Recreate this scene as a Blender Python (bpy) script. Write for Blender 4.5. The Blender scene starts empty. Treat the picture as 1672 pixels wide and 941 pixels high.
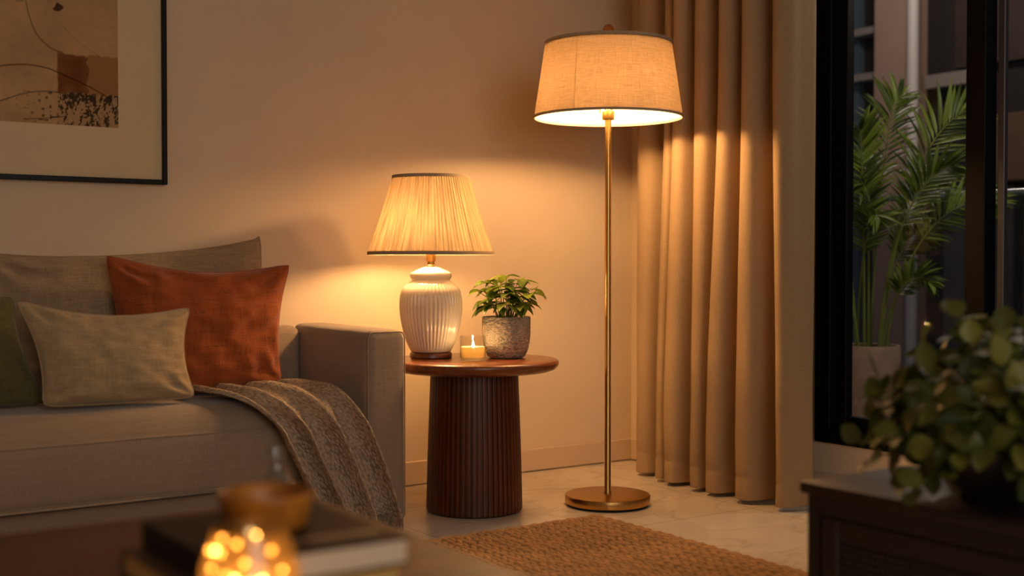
import bpy, bmesh, math, random
import numpy as np
from mathutils import Vector, Matrix, noise

S = bpy.context.scene
COL = S.collection
PI = math.pi

# ------------------------------------------------------------------ camera
cam_d = bpy.data.cameras.new('camera')
cam = bpy.data.objects.new('camera', cam_d)
COL.objects.link(cam)
cam_d.sensor_width = 36.0
cam_d.lens = 2000.0 / 1672.0 * 36.0
pan, pit = math.radians(34.5), math.atan(42.5 / 2000)
fw = Vector((math.sin(pan) * math.cos(pit), math.cos(pan) * math.cos(pit), -math.sin(pit)))
cam.location = (0, 0, 0.9)
cam.rotation_euler = fw.to_track_quat('-Z', 'Y').to_euler()
cam_d.clip_start = 0.05
cam_d.dof.use_dof = True
cam_d.dof.focus_distance = 4.35
cam_d.dof.aperture_fstop = 1.7
S.camera = cam

# ------------------------------------------------------------------ light level
S.view_settings.view_transform = 'Standard'
S.view_settings.look = 'None'
S.view_settings.gamma = 1
S.view_settings.use_curve_mapping = False
S.view_settings.exposure = 0.0
WORLD_COL, WORLD_STR = (0.62, 0.64, 0.72), 0.10
FLOOR_BULB, TABLE_BULB = 610.0, 270.0
WARM = (1.0, 0.555, 0.22)
w = bpy.data.worlds.new('dusk')
S.world = w
w.use_nodes = True
w.node_tree.nodes['Background'].inputs[0].default_value = (*WORLD_COL, 1)
w.node_tree.nodes['Background'].inputs[1].default_value = WORLD_STR

def lamp(name, kind, loc, col, power, size=0.1, rot=None):
    d = bpy.data.lights.new(name, kind)
    d.color, d.energy = col, power
    if kind == 'AREA':
        d.size = size
    else:
        d.shadow_soft_size = size
    o = bpy.data.objects.new(name, d)
    COL.objects.link(o)
    o.location = loc
    if rot:
        o.rotation_euler = rot
    return o
# unseen soft fill added behind the viewer to lift the whole room
lamp('room_fill', 'AREA', (0.4, -2.2, 1.9), (1.0, 0.91, 0.82), 60.0, 2.4, (math.radians(80), 0, math.radians(-10)))
lamp('facade_fill', 'POINT', (5.9, 4.6, 3.3), (1.0, 0.80, 0.68), 60.0, 0.2)  # unseen fill added outdoors to brighten the pier and facade
lamp('balcony_fill', 'POINT', (4.35, 2.55, 2.45), (1.0, 0.88, 0.74), 34.0, 0.12)  # unseen fill added above the window for palm and balcony
S.cycles.max_bounces = 10
S.cycles.transparent_max_bounces = 16
S.cycles.sample_clamp_indirect = 6.0
S.cycles.caustics_reflective = False
S.cycles.caustics_refractive = False

# ------------------------------------------------------------------ materials
def lin(c):
    if isinstance(c, str):
        c = [int(c[i:i + 2], 16) / 255 for i in (0, 2, 4)]
    return tuple(x / 12.92 if x <= 0.04045 else ((x + 0.055) / 1.055) ** 2.4 for x in c)

class M:
    """small node-tree writer"""
    def __init__(s, name):
        s.m = bpy.data.materials.new(name)
        s.m.use_nodes = True
        s.t = s.m.node_tree
        s.n, s.l = s.t.nodes, s.t.links
        s.b = s.n['Principled BSDF']
        s.out = s.n['Material Output']
    def add(s, typ, **kw):
        n = s.n.new(typ)
        for k, v in kw.items():
            if k.startswith('i_'):
                n.inputs[k[2:].replace('_', ' ')].default_value = v
            else:
                setattr(n, k, v)
        return n
    def link(s, a, b):
        s.l.new(a, b)
    def coords(s, scale, kind='Object', rot=(0, 0, 0)):
        tc = s.add('ShaderNodeTexCoord')
        mp = s.add('ShaderNodeMapping')
        mp.inputs['Scale'].default_value = scale
        mp.inputs['Rotation'].default_value = rot
        s.link(tc.outputs[kind], mp.inputs[0])
        return mp.outputs[0]
    def noise(s, scale, kind='Object', detail=4, rough=0.55, sc=1.0, dist=0.0):
        n = s.add('ShaderNodeTexNoise')
        n.inputs['Scale'].default_value = sc
        n.inputs['Detail'].default_value = detail
        n.inputs['Roughness'].default_value = rough
        n.inputs['Distortion'].default_value = dist
        s.link(s.coords(scale, kind), n.inputs['Vector'])
        return n.outputs['Fac']
    def ramp(s, fac, stops):
        r = s.add('ShaderNodeValToRGB')
        e = r.color_ramp.elements
        e[0].position, e[0].color = stops[0][0], (*stops[0][1], 1)
        e[1].position, e[1].color = stops[-1][0], (*stops[-1][1], 1)
        for p, c in stops[1:-1]:
            x = e.new(p)
            x.color = (*c, 1)
        s.link(fac, r.inputs[0])
        return r.outputs[0]
    def math(s, op, a, b=None, c=None):
        n = s.add('ShaderNodeMath', operation=op)
        for i, v in enumerate((a, b, c)):
            if v is None:
                continue
            if isinstance(v, (int, float)):
                n.inputs[i].default_value = v
            else:
                s.link(v, n.inputs[i])
        return n.outputs[0]
    def bump(s, h, strength=0.3, dist=0.002):
        b = s.add('ShaderNodeBump')
        b.inputs['Strength'].default_value = strength
        b.inputs['Distance'].default_value = dist
        s.link(h, b.inputs['Height'])
        return b.outputs[0]
    def base(s, c=None, rough=0.5, metal=0.0, spec=0.5, **kw):
        if c is not None:
            if isinstance(c, tuple):
                s.b.inputs['Base Color'].default_value = (*c, 1)
            else:
                s.link(c, s.b.inputs['Base Color'])
        if isinstance(rough, (int, float)):
            s.b.inputs['Roughness'].default_value = rough
        else:
            s.link(rough, s.b.inputs['Roughness'])
        s.b.inputs['Metallic'].default_value = metal
        s.b.inputs['Specular IOR Level'].default_value = spec
        for k, v in kw.items():
            s.b.inputs[k.replace('_', ' ')].default_value = v
        return s
    def normal(s, nrm):
        s.link(nrm, s.b.inputs['Normal'])

def mul(c, f):
    return tuple(x * f for x in c)

def plain(name, c, rough=0.5, metal=0.0, spec=0.5, var=0.0, vs=8, bump=0.0, bs=60):
    m = M(name)
    c = lin(c)
    if var:
        f = m.noise((vs,) * 3)
        m.base(m.ramp(f, [(0.3, mul(c, 1 - var)), (0.7, mul(c, 1 + var))]), rough, metal, spec)
    else:
        m.base(c, rough, metal, spec)
    if bump:
        m.normal(m.bump(m.noise((bs,) * 3), bump, 0.003))
    return m.m

def woven(name, c, var=0.16, thread=520, bump=0.35, slub=1.0, rough=0.95):
    """linen-like cloth: crossed threads with slubs"""
    m = M(name)
    c = lin(c)
    a = m.noise((thread, thread, thread * 0.07), detail=3)
    b = m.noise((thread * 0.07, thread * 0.07, thread), detail=3)
    h = m.math('MULTIPLY', m.math('ADD', a, b), 0.5)
    s1 = m.noise((70, 70, 6), detail=3)
    s2 = m.noise((6, 6, 80), detail=3)
    big = m.noise((3, 3, 3), detail=2)
    f = m.math('ADD', m.math('MULTIPLY', h, 0.6), m.math('MULTIPLY', m.math('ADD', m.math('ADD', s1, s2), big), 0.1333 * slub))
    m.base(m.ramp(f, [(0.38, mul(c, 1 - var)), (0.62, mul(c, 1 + var))]), rough, 0, 0.2)
    m.b.inputs['Sheen Weight'].default_value = 0.25
    m.b.inputs['Sheen Roughness'].default_value = 0.5
    m.normal(m.bump(f, bump, 0.006))
    return m.m

def wood(name, dark, light, scale=(2, 30, 30), rough=0.35, bump=0.06, coat=0.0):
    m = M(name)
    f = m.noise(scale, detail=6, rough=0.6, dist=0.6)
    f2 = m.noise(tuple(x * 4 for x in scale), detail=3)
    g = m.math('ADD', m.math('MULTIPLY', f, 0.75), m.math('MULTIPLY', f2, 0.25))
    m.base(m.ramp(g, [(0.35, lin(dark)), (0.66, lin(light))]), rough, 0, 0.5)
    m.b.inputs['Coat Weight'].default_value = coat
    m.b.inputs['Coat Roughness'].default_value = 0.25
    m.normal(m.bump(g, bump, 0.002))
    return m.m

def clear_glass(name, tint=(1, 1, 1), gloss=1.0, rough=0.0, ior=1.45):
    """thin glass: passes light straight through and mirrors by Fresnel"""
    m = M(name)
    m.n.remove(m.b)
    tr = m.add('ShaderNodeBsdfTransparent')
    tr.inputs[0].default_value = (*tint, 1)
    gl = m.add('ShaderNodeBsdfGlossy')
    gl.inputs['Roughness'].default_value = rough
    lw = m.add('ShaderNodeLayerWeight')
    lw.inputs['Blend'].default_value = 0.5
    f0 = ((ior - 1) / (ior + 1)) ** 2
    fr = m.math('ADD', m.math('MULTIPLY', m.math('POWER', lw.outputs['Facing'], 4.0), 1 - f0), f0)
    mx = m.add('ShaderNodeMixShader')
    m.link(m.math('MULTIPLY', fr, gloss), mx.inputs[0])
    m.link(tr.outputs[0], mx.inputs[1])
    m.link(gl.outputs[0], mx.inputs[2])
    m.link(mx.outputs[0], m.out.inputs[0])
    return m.m

def emitter(name, c, strength):
    m = M(name)
    m.n.remove(m.b)
    e = m.add('ShaderNodeEmission')
    e.inputs[0].default_value = (*c, 1)
    e.inputs[1].default_value = strength
    m.link(e.outputs[0], m.out.inputs[0])
    return m.m

def lampshade(name, fac, dcol, tcol, kind):
    """cloth that scatters light back and lets some through"""
    m = M(name)
    m.n.remove(m.b)
    if kind == 'pleat':
        f = m.math('ADD', m.math('MULTIPLY', m.noise((240, 2.0, 1), 'UV', detail=3), 0.65),
                   m.math('MULTIPLY', m.noise((60, 1.2, 1), 'UV', detail=2), 0.35))
    else:
        a = m.noise((46, 170, 1), 'UV', detail=3)
        b = m.noise((520, 5, 1), 'UV', detail=3)
        c = m.noise((14, 60, 1), 'UV', detail=3)
        f = m.math('ADD', m.math('ADD', m.math('MULTIPLY', a, 0.45), m.math('MULTIPLY', b, 0.3)), m.math('MULTIPLY', c, 0.25))
    d = m.add('ShaderNodeBsdfDiffuse')
    m.link(m.ramp(f, [(0.36, mul(dcol, 0.68)), (0.62, dcol)]), d.inputs[0])
    geo = m.add('ShaderNodeNewGeometry')      # white lining on the inside
    lm = m.add('ShaderNodeMixRGB')
    m.link(geo.outputs['Backfacing'], lm.inputs[0])
    m.link(d.inputs[0].links[0].from_socket, lm.inputs[1])
    lm.inputs[2].default_value = (0.80, 0.76, 0.68, 1)
    m.link(lm.outputs[0], d.inputs[0])
    t = m.add('ShaderNodeBsdfTranslucent')
    m.link(m.ramp(f, [(0.38, mul(tcol, 0.45)), (0.60, mul(tcol, 1.3))]), t.inputs[0])
    nb = m.bump(f, 0.25, 0.001)
    m.link(nb, d.inputs['Normal'])
    mx = m.add('ShaderNodeMixShader')
    mx.inputs[0].default_value = fac
    m.link(d.outputs[0], mx.inputs[1])
    m.link(t.outputs[0], mx.inputs[2])
    m.link(mx.outputs[0], m.out.inputs[0])
    return m.m

def attr_colour(name, attr, rough=0.9, bump=None):
    m = M(name)
    a = m.add('ShaderNodeAttribute', attribute_name=attr)
    m.base(a.outputs['Color'], rough, 0, 0.15)
    if bump:
        m.normal(m.bump(m.noise((bump, bump, bump), detail=4), 0.5, 0.002))
    return m.m

def leafy(name, dark, light, rough=0.4, trans=0.25):
    m = M(name)
    oi = m.add('ShaderNodeAttribute', attribute_name='tone')
    f = m.math('ADD', m.math('MULTIPLY', oi.outputs['Fac'], 0.8), m.math('MULTIPLY', m.noise((60, 60, 60)), 0.2))
    colr = m.ramp(f, [(0.1, lin(dark)), (0.9, lin(light))])
    m.base(colr, rough, 0, 0.4)
    t = m.add('ShaderNodeBsdfTranslucent')
    m.link(colr, t.inputs[0])
    mx = m.add('ShaderNodeMixShader')
    mx.inputs[0].default_value = trans
    m.link(m.b.outputs[0], mx.inputs[1])
    m.link(t.outputs[0], mx.inputs[2])
    m.link(mx.outputs[0], m.out.inputs[0])
    return m.m

# ------------------------------------------------------------------ object helpers
def thing(name, loc, label, cat, group=None, kind=None):
    o = bpy.data.objects.new(name, None)
    COL.objects.link(o)
    o.location = loc
    o.empty_display_size = 0.05
    o['label'], o['category'] = label, cat
    if group:
        o['group'] = group
    if kind:
        o['kind'] = kind
    return o

def origin(o):
    v = Vector((0, 0, 0))
    while o:
        v += o.location
        o = o.parent
    return v

def tag(o, label, cat, group=None):
    o['label'], o['category'] = label, cat
    if group:
        o['group'] = group
    return o

class Geo:
    """collects world-space vertices and faces of ONE mesh"""
    def __init__(s):
        s.v, s.f, s.uv, s.tone = [], [], [], []
        s.has_uv = False
    def add(s, v, f, uv=None, tone=0.5):
        k = len(s.v)
        s.v += [tuple(p) for p in v]
        s.f += [tuple(i + k for i in q) for q in f]
        s.uv += list(uv) if uv is not None else [(0, 0)] * len(v)
        s.has_uv |= uv is not None
        s.tone += [tone] * len(v)
        return s
    def box(s, a, b, bev=0.0, seg=2):
        bm = bmesh.new()
        bmesh.ops.create_cube(bm, size=1)
        for v in bm.verts:
            v.co = Vector([(a[i] + b[i]) / 2 + v.co[i] * (b[i] - a[i]) for i in range(3)])
        if bev:
            bmesh.ops.bevel(bm, geom=list(bm.edges), offset=bev, segments=seg, profile=0.5, affect='EDGES')
        bm.verts.index_update()
        s.add([v.co[:] for v in bm.verts], [[v.index for v in f.verts] for f in bm.faces])
        bm.free()
        return s
    def lathe(s, prof, c=(0, 0, 0), seg=64, rad=None, close=False, tone=0.5):
        """prof: (r, z) list; rad(theta, k, r) may alter a radius"""
        vs, uv, fs = [], [], []
        n = len(prof)
        L = 0
        for k, (r, z) in enumerate(prof):
            for j in range(seg):
                th = 2 * PI * j / seg
                rr = rad(th, k, r) if rad else r
                vs.append((c[0] + rr * math.cos(th), c[1] + rr * math.sin(th), c[2] + z))
                uv.append((j / seg, k / max(1, n - 1)))
        for k in range(n - 1):
            for j in range(seg):
                a, b = k * seg + j, k * seg + (j + 1) % seg
                fs.append((a, b, b + seg, a + seg))
        for k, rev in ((0, True), (n - 1, False)):
            if close or prof[k][0] < 1e-4:
                ring = [k * seg + j for j in range(seg)]
                if prof[k][0] >= 1e-4:
                    fs.append(tuple(reversed(ring)) if rev else tuple(ring))
        s.add(vs, fs, uv, tone)
        return s
    def tube(s, pts, r, seg=8, closed=False, tone=0.5):
        pts = [Vector(p) for p in pts]
        n = len(pts)
        rs = r if isinstance(r, (list, tuple)) else [r] * n
        vs, fs = [], []
        up = None
        for i, p in enumerate(pts):
            if closed:
                t = pts[(i + 1) % n] - pts[i - 1]
            else:
                t = pts[min(i + 1, n - 1)] - pts[max(i - 1, 0)]
            t = t.normalized() if t.length > 1e-9 else Vector((0, 0, 1))
            if up is None:
                up = t.orthogonal().normalized()
            up = (up - t * up.dot(t))
            up = up.normalized() if up.length > 1e-6 else t.orthogonal().normalized()
            sd = t.cross(up)
            for j in range(seg):
                a = 2 * PI * j / seg
                vs.append(p + (up * math.cos(a) + sd * math.sin(a)) * rs[i])
        for i in range(n if closed else n - 1):
            for j in range(seg):
                a, b = i * seg + j, i * seg + (j + 1) % seg
                c, d = ((i + 1) % n) * seg + (j + 1) % seg, ((i + 1) % n) * seg + j
                fs.append((a, b, c, d))
        if not closed:
            fs.append(tuple(reversed(range(seg))))
            fs.append(tuple((n - 1) * seg + j for j in range(seg)))
        s.add(vs, fs, None, tone)
        return s
    def grid(s, P, wrap=False, uv=None, tone=0.5):
        """P[i][j] rows of points"""
        r, c = len(P), len(P[0])
        vs = [p for row in P for p in row]
        fs = []
        for i in range(r - 1):
            for j in range(c if wrap else c - 1):
                a, b = i * c + j, i * c + (j + 1) % c
                fs.append((a, b, b + c, a + c))
        s.add(vs, fs, uv, tone)
        return s
    def leaf(s, p, d, nrm, L, W, droop=0.2, fold=0.15, tone=0.5, shape=0.8, n=6):
        """one leaf: base p, direction d, upper side nrm"""
        d = Vector(d).normalized()
        nrm = Vector(nrm)
        nrm = (nrm - d * nrm.dot(d))
        nrm = nrm.normalized() if nrm.length > 1e-5 else d.orthogonal().normalized()
        sd = d.cross(nrm)
        rows = []
        for i in range(n + 1):
            t = i / n
            wv = W * 0.5 * (math.sin(PI * t ** shape) ** 0.75 if 0 < t < 1 else 0.02)
            ctr = Vector(p) + d * (L * (t - 0.12 * droop * t * t)) - nrm * (L * droop * t * t)
            up = nrm * (fold * wv * 2)
            rows.append([ctr - sd * wv + up, ctr - sd * wv * 0.5 + up * 0.35, ctr, ctr + sd * wv * 0.5 + up * 0.35, ctr + sd * wv + up])
        return s.grid(rows, tone=tone)
    def obj(s, name, mat, parent=None, loc=None, smooth=True, angle=40, kind=None, label=None):
        o0 = origin(parent) if parent else Vector(loc or (0, 0, 0))
        me = bpy.data.meshes.new(name)
        me.from_pydata([tuple(Vector(p) - o0) for p in s.v], [], s.f)
        me.materials.append(mat)
        if s.has_uv:
            ul = me.uv_layers.new(name='UVMap')
            li = np.zeros(len(me.loops), dtype=np.int32)
            me.loops.foreach_get('vertex_index', li)
            ul.data.foreach_set('uv', np.array(s.uv, dtype=np.float32)[li].ravel())
        if len(set(s.tone)) > 1:
            at = me.attributes.new('tone', 'FLOAT', 'POINT')
            at.data.foreach_set('value', np.array(s.tone, dtype=np.float32))
        if smooth:
            me.polygons.foreach_set('use_smooth', [True] * len(me.polygons))
            me.update()
            me.set_sharp_from_angle(angle=math.radians(angle))
        me.update()
        o = bpy.data.objects.new(name, me)
        COL.objects.link(o)
        if parent:
            o.parent = parent
        else:
            o.location = o0
        if kind:
            o['kind'] = kind
        if label:
            o['label'] = label
        return o

def spline(pts, n):
    """Catmull-Rom through pts, n samples per span"""
    P = [np.array(p, float) for p in pts]
    P = [2 * P[0] - P[1]] + P + [2 * P[-1] - P[-2]]
    out = []
    for i in range(1, len(P) - 2):
        for k in range(n):
            t = k / n
            a, b, c, d = P[i - 1], P[i], P[i + 1], P[i + 2]
            out.append(0.5 * (2 * b + (c - a) * t + (2 * a - 5 * b + 4 * c - d) * t * t + (3 * b - a - 3 * c + d) * t ** 3))
    out.append(P[-2])
    return out

def sm(a, b, x):
    t = min(1, max(0, (x - a) / (b - a)))
    return t * t * (3 - 2 * t)

# ================================================================== SETTING
WY, WX, HC = 4.28, 3.6, 2.75
def plaster():
    m = M('warm_plaster')
    f = m.noise((1.3, 1.3, 1.3), detail=5, rough=0.6)
    c = lin('d8c3a8')
    m.base(m.ramp(f, [(0.3, mul(c, 0.94)), (0.7, mul(c, 1.03))]), 0.85, 0, 0.3)
    m.normal(m.bump(m.noise((14, 14, 14), detail=6), 0.10, 0.006))
    return m.m
m_wall = plaster()
m_base = plain('painted_baseboard', 'cdb59a', 0.55)
m_ceil = plain('ceiling_paint', 'd9cbb8', 0.9)

def floor_mat():
    m = M('polished_cream_tile')
    f = m.noise((1.6, 1.6, 1.6), detail=7, rough=0.62, dist=1.2)
    v = m.math('ABSOLUTE', m.math('SUBTRACT', m.noise((1.1, 2.3, 1), detail=5, dist=2.0), 0.5))
    vein = m.ramp(v, [(0.0, (0.86, 0.86, 0.86)), (0.02, (1, 1, 1))])
    br = m.add('ShaderNodeTexBrick', offset=0.0)
    br.inputs['Scale'].default_value = 1.0
    br.inputs['Brick Width'].default_value = 1.2
    br.inputs['Row Height'].default_value = 1.2
    br.inputs['Mortar Size'].default_value = 0.0022
    br.inputs['Color1'].default_value = br.inputs['Color2'].default_value = (1, 1, 1, 1)
    br.inputs['Mortar'].default_value = (0.6, 0.58, 0.55, 1)
    mp = m.coords((1, 1, 1))
    m.n[-1].inputs['Location'].default_value = (0.35, 0.42, 0)
    m.link(mp, br.inputs['Vector'])
    c = lin('dacdbc')
    base = m.ramp(f, [(0.3, mul(c, 0.86)), (0.7, mul(c, 1.08))])
    x1 = m.add('ShaderNodeMixRGB', blend_type='MULTIPLY')
    x1.inputs[0].default_value = 1
    m.link(base, x1.inputs[1]); m.link(vein, x1.inputs[2])
    x2 = m.add('ShaderNodeMixRGB', blend_type='MULTIPLY')
    x2.inputs[0].default_value = 1
    m.link(x1.outputs[0], x2.inputs[1]); m.link(br.outputs['Color'], x2.inputs[2])
    m.base(x2.outputs[0], m.math('ADD', 0.12, m.math('MULTIPLY', f, 0.14)), 0, 0.5)
    return m.m
def struct(name, g, mat, parent=None, **k):
    return g.obj(name, mat, parent, kind='structure', **k)

struct('floor', Geo().box((-2.7, -2.6, -0.12), (WX, WY + 0.15, 0)), floor_mat(), smooth=False)
struct('wall_back', Geo().box((-2.7, WY, 0), (WX + 0.18, WY + 0.15, HC)), m_wall, smooth=False)
struct('wall_rear', Geo().box((-2.85, -2.75, 0), (WX + 0.18, -2.6, HC)), m_wall, smooth=False)
struct('wall_left', Geo().box((-2.85, -2.6, 0), (-2.7, WY + 0.15, HC)), m_wall, smooth=False)
struct('ceiling', Geo().box((-2.85, -2.6, HC), (WX + 0.18, WY + 0.15, HC + 0.12)), m_ceil, smooth=False)
OY0, OY1, OZ0, OZ1 = 0.3, 3.185, 0.218, 2.5
g = Geo()
g.box((WX, OY1, 0), (WX + 0.18, WY, HC))
g.box((WX, -2.6, 0), (WX + 0.18, OY0, HC))
g.box((WX, OY0, 0), (WX + 0.18, OY1, OZ0))
g.box((WX, OY0, OZ1), (WX + 0.18, OY1, HC))
struct('wall_right', g, m_wall, smooth=False)
struct('baseboard_back', Geo().box((-2.7, WY - 0.016, 0.004), (WX, WY, 0.098), 0.003, 1), m_base, smooth=False)
struct('baseboard_right', Geo().box((WX - 0.016, 0.0, 0.004), (WX, WY - 0.016, 0.098), 0.003, 1), m_base, smooth=False)

# window: dark aluminium sliding unit
m_frame = plain('black_aluminium', '070606', 0.55, 0.0, 0.12)
m_track = plain('grey_track', '3c3b3d', 0.45, 0.4)
m_pane = clear_glass('window_glass', (0.93, 0.94, 0.94), 0.15)
win = bpy.data.objects.new('window_1', None)
COL.objects.link(win)
win.location = (WX, OY1, OZ0)
win['kind'] = 'structure'
win['label'] = 'black aluminium sliding window onto the balcony'
g = Geo()
x0, x1 = WX - 0.015, WX + 0.11
g.box((x0, OY1 - 0.075, OZ0), (x1, OY1, OZ1), 0.004, 1)
g.box((x0, OY0, OZ0), (x1, OY0 + 0.075, OZ1), 0.004, 1)
g.box((x0, OY0, OZ0), (x1, OY1, OZ0 + 0.055), 0.004, 1)
g.box((x0, OY0, OZ1 - 0.06), (x1, OY1, OZ1), 0.004, 1)
g.obj('window_frame', m_frame, win, smooth=False, kind='structure')
def sash(ya, yb, xc, name):
    h = 0.02
    g = Geo()
    za, zb = OZ0 + 0.055, OZ1 - 0.06
    g.box((xc - h, yb - 0.055, za), (xc + h, yb, zb), 0.003, 1)
    g.box((xc - h, ya, za), (xc + h, ya + 0.075, zb), 0.003, 1)
    g.box((xc - h, ya + 0.075, za), (xc + h, yb - 0.055, za + 0.05), 0.003, 1)
    g.box((xc - h, ya + 0.075, zb - 0.05), (xc + h, yb - 0.055, zb), 0.003, 1)
    s_ = g.obj(name, m_frame, win, smooth=False, kind='structure')
    Geo().box((xc - 0.004, ya + 0.07, za + 0.045), (xc + 0.004, yb - 0.05, zb - 0.045)).obj('window_pane', m_pane, s_, smooth=False, kind='structure')
    return s_
sash(2.475, 3.11, WX + 0.03, 'window_sash')
sash(1.62, 2.545, WX + 0.078, 'window_sash')
sash(0.375, 1.66, WX + 0.03, 'window_sash')
Geo().box((WX + 0.028, 2.415, OZ0 + 0.055), (WX + 0.05, 2.44, OZ1 - 0.06), 0.003, 1).obj('interlock_strip', m_track, win, smooth=False, kind='structure')

# ---- outside: balcony and the building across
m_slab = plain('balcony_tile', '6a625c', 0.7, var=0.1, vs=4)
struct('balcony_floor', Geo().box((WX + 0.18, -1.0, -0.14), (5.5, 7.0, -0.02)), m_slab, smooth=False)
m_pink = plain('rose_render', 'a08474', 0.9, var=0.07, vs=3, bump=0.15, bs=40)
m_dk = plain('dark_facade', '1f1a18', 0.7, var=0.15, vs=2)
m_blue = plain('dusk_window_glass', '4a5560', 0.25, var=0.2, vs=2.5)
m_brown = plain('brown_blind', '33241d', 0.7, var=0.2, vs=5)
m_bar = plain('grey_ledge', '857c76', 0.7)
m_grey = plain('grey_lower_panel', '4d4a49', 0.6, var=0.1, vs=3)
bl = thing('facade_across', (7.3, 5.5, 0), 'dark apartment facade with rose pier across the balcony, behind the palm', 'building')
Geo().box((7.3, 2.0, -3.0), (7.8, 9.5, 6.0)).obj('wall', m_dk, bl, smooth=False)
Geo().box((7.1, 5.46, -3.0), (7.3, 5.775, 6.0), 0.01, 1).obj('pier', m_pink, bl, smooth=False, label='rose rendered pier')
Geo().tube([(7.06, 5.405, -3), (7.06, 5.405, 6)], 0.04, 12).obj('downpipe', plain('pale_pipe', 'c9c3c0', 0.5), bl, label='pale downpipe')
Geo().box((7.24, 6.02, -0.5), (7.3, 6.5, 5.0)).obj('window', m_blue, bl, smooth=False, label='dusk-blue glazing')
g = Geo()
for z in (2.55, 2.22):
    g.box((7.16, 5.76, z), (7.3, 6.5, z + 0.05))
g.obj('transom', m_bar, bl, smooth=False)
Geo().box((7.24, 4.55, 2.22), (7.3, 5.2, 4.0)).obj('window', m_brown, bl, smooth=False, label='dark window with brown blind')
Geo().box((7.18, 5.02, 2.10), (7.3, 5.4, 2.19)).obj('ledge', m_bar, bl, smooth=False)
Geo().box((7.2, 4.72, -0.6), (7.3, 5.25, 1.40)).obj('lower_panel', m_grey, bl, smooth=False)
Geo().box((7.1, 3.4, 1.42), (7.3, 4.85, 1.86), 0.01, 1).obj('brick_spandrel', plain('brick_brown', '5d4234', 0.85, var=0.15, vs=9), bl, smooth=False, label='brown spandrel')

rl = thing('balcony_railing', (5.3, 3.0, -0.02), 'glass balcony railing with a thin steel handrail behind the palm', 'railing')
Geo().tube([(5.3, -0.5, 1.235), (5.3, 7.0, 1.235)], 0.017, 12).obj('handrail', plain('brushed_steel', 'b9bdc2', 0.3, 0.9), rl)
for k, y in enumerate((0.6, 2.0, 3.4, 4.85, 6.3)):
    Geo().box((5.285, y - 0.015, -0.02), (5.315, y + 0.015, 1.22), 0.003, 1).obj('post', m_track, rl, smooth=False)
Geo().box((5.294, -0.5, 0.08), (5.306, 7.0, 1.16)).obj('glass_panel', clear_glass('smoky_glass', (0.72, 0.72, 0.74), 0.8), rl, smooth=False)

# potted palm on the balcony
random.seed(5)
pc = Vector((4.70, 3.835, -0.02))
pt = thing('potted_palm', pc, 'tall areca palm in a rough terracotta-brown pot out on the balcony', 'plant')
m_tc = plain('rough_terracotta', 'a98a76', 0.9, var=0.18, vs=14, bump=0.7, bs=26)
Geo().lathe([(0, 0), (0.105, 0), (0.118, 0.012), (0.135, 0.2), (0.142, 0.40), (0.143, 0.515), (0.139, 0.526), (0.130, 0.522), (0.128, 0.48)], pc, 64).obj('pot', m_tc, pt)
Geo().lathe([(0.1285, 0.482), (0.08, 0.490), (0.0, 0.493)], pc, 32).obj('soil', plain('dark_soil', '2a1f18', 0.95, bump=0.8, bs=90), pt)
Rv, = [Vector((math.cos(pan), -math.sin(pan), 0))]
Fv = Vector((math.sin(pan), math.cos(pan), 0))
m_palm = leafy('palm_leaf', '33450f', '86993a', 0.42, 0.3)
m_stem = plain('palm_stem', '6f7a38', 0.5)
# (sideways end m, height end m, depth offset m, leaflet length, start base offset)
fr = [(0.47, 1.62, -0.05, 0.27, 0.05), (0.18, 1.70, 0.12, 0.22, 0.02), (-0.08, 1.52, -0.1, 0.2, -0.03),
      (0.56, 1.16, -0.12, 0.21, 0.07), (0.36, 1.02, 0.2, 0.2, 0.06), (-0.25, 1.42, 0.05, 0.2, -0.07),
      (-0.42, 1.25, -0.12, 0.2, -0.08), (0.30, 1.34, -0.25, 0.2, 0.03), (-0.12, 1.24, -0.3, 0.2, -0.02),
      (0.05, 1.42, 0.25, 0.19, 0.0), (-0.33, 1.02, 0.1, 0.17, -0.06), (0.22, 0.80, -0.22, 0.13, 0.05),
      (-0.02, 1.10, -0.2, 0.18, -0.05), (0.42, 1.30, 0.12, 0.2, 0.04)]
for q, (sx, hz, dz, LL, b0) in enumerate(fr):
    p0 = pc + Rv * b0 + Fv * random.uniform(-0.05, 0.05) + Vector((0, 0, 0.49))
    p3 = pc + Rv * sx + Fv * dz + Vector((0, 0, hz + 0.02))
    rise = (p3 - p0).length
    p1 = p0 + Vector((0, 0, 0.55 * rise)) + Rv * (sx - b0) * 0.08
    p2 = p3 - Rv * (sx - b0) * 0.45 - Fv * dz * 0.45 + Vector((0, 0, -0.02 if hz > 1.3 else 0.10))
    pts = []
    for i in range(25):
        t = i / 24
        pts.append(p0 * (1 - t) ** 3 + p1 * 3 * t * (1 - t) ** 2 + p2 * 3 * t * t * (1 - t) + p3 * t ** 3)
    fo = Geo().tube(pts, [0.0075 * (1 - 0.8 * i / 24) for i in range(25)], 6).obj('stem', m_stem, pt)
    lg = Geo()
    n = 22
    for i in range(n):
        t = 0.48 + 0.52 * i / (n - 1)
        k = min(23, int(t * 24))
        p = pts[k].lerp(pts[k + 1], t * 24 - k)
        tg = (pts[k + 1] - pts[k]).normalized()
        for sgn in (-1, 1):
            sdv = tg.cross(Fv)
            sdv = sdv.normalized() if sdv.length > 0.2 else Rv
            env = math.sin(PI * (0.14 + 0.80 * (i / (n - 1)))) ** 0.6
            d = sdv * sgn * (0.85 - 0.45 * i / n) + tg * (0.62 + 0.5 * i / n) + Fv * random.uniform(-0.35, 0.35)
            lg.leaf(p, d, Fv * -0.7 + Vector((0, 0, 0.8)), LL * env * random.uniform(0.85, 1.1), 0.021, 0.18 + random.random() * 0.16, 0.1, random.random(), 0.7, 5)
    lg.obj('frond', m_palm, fo)

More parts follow.
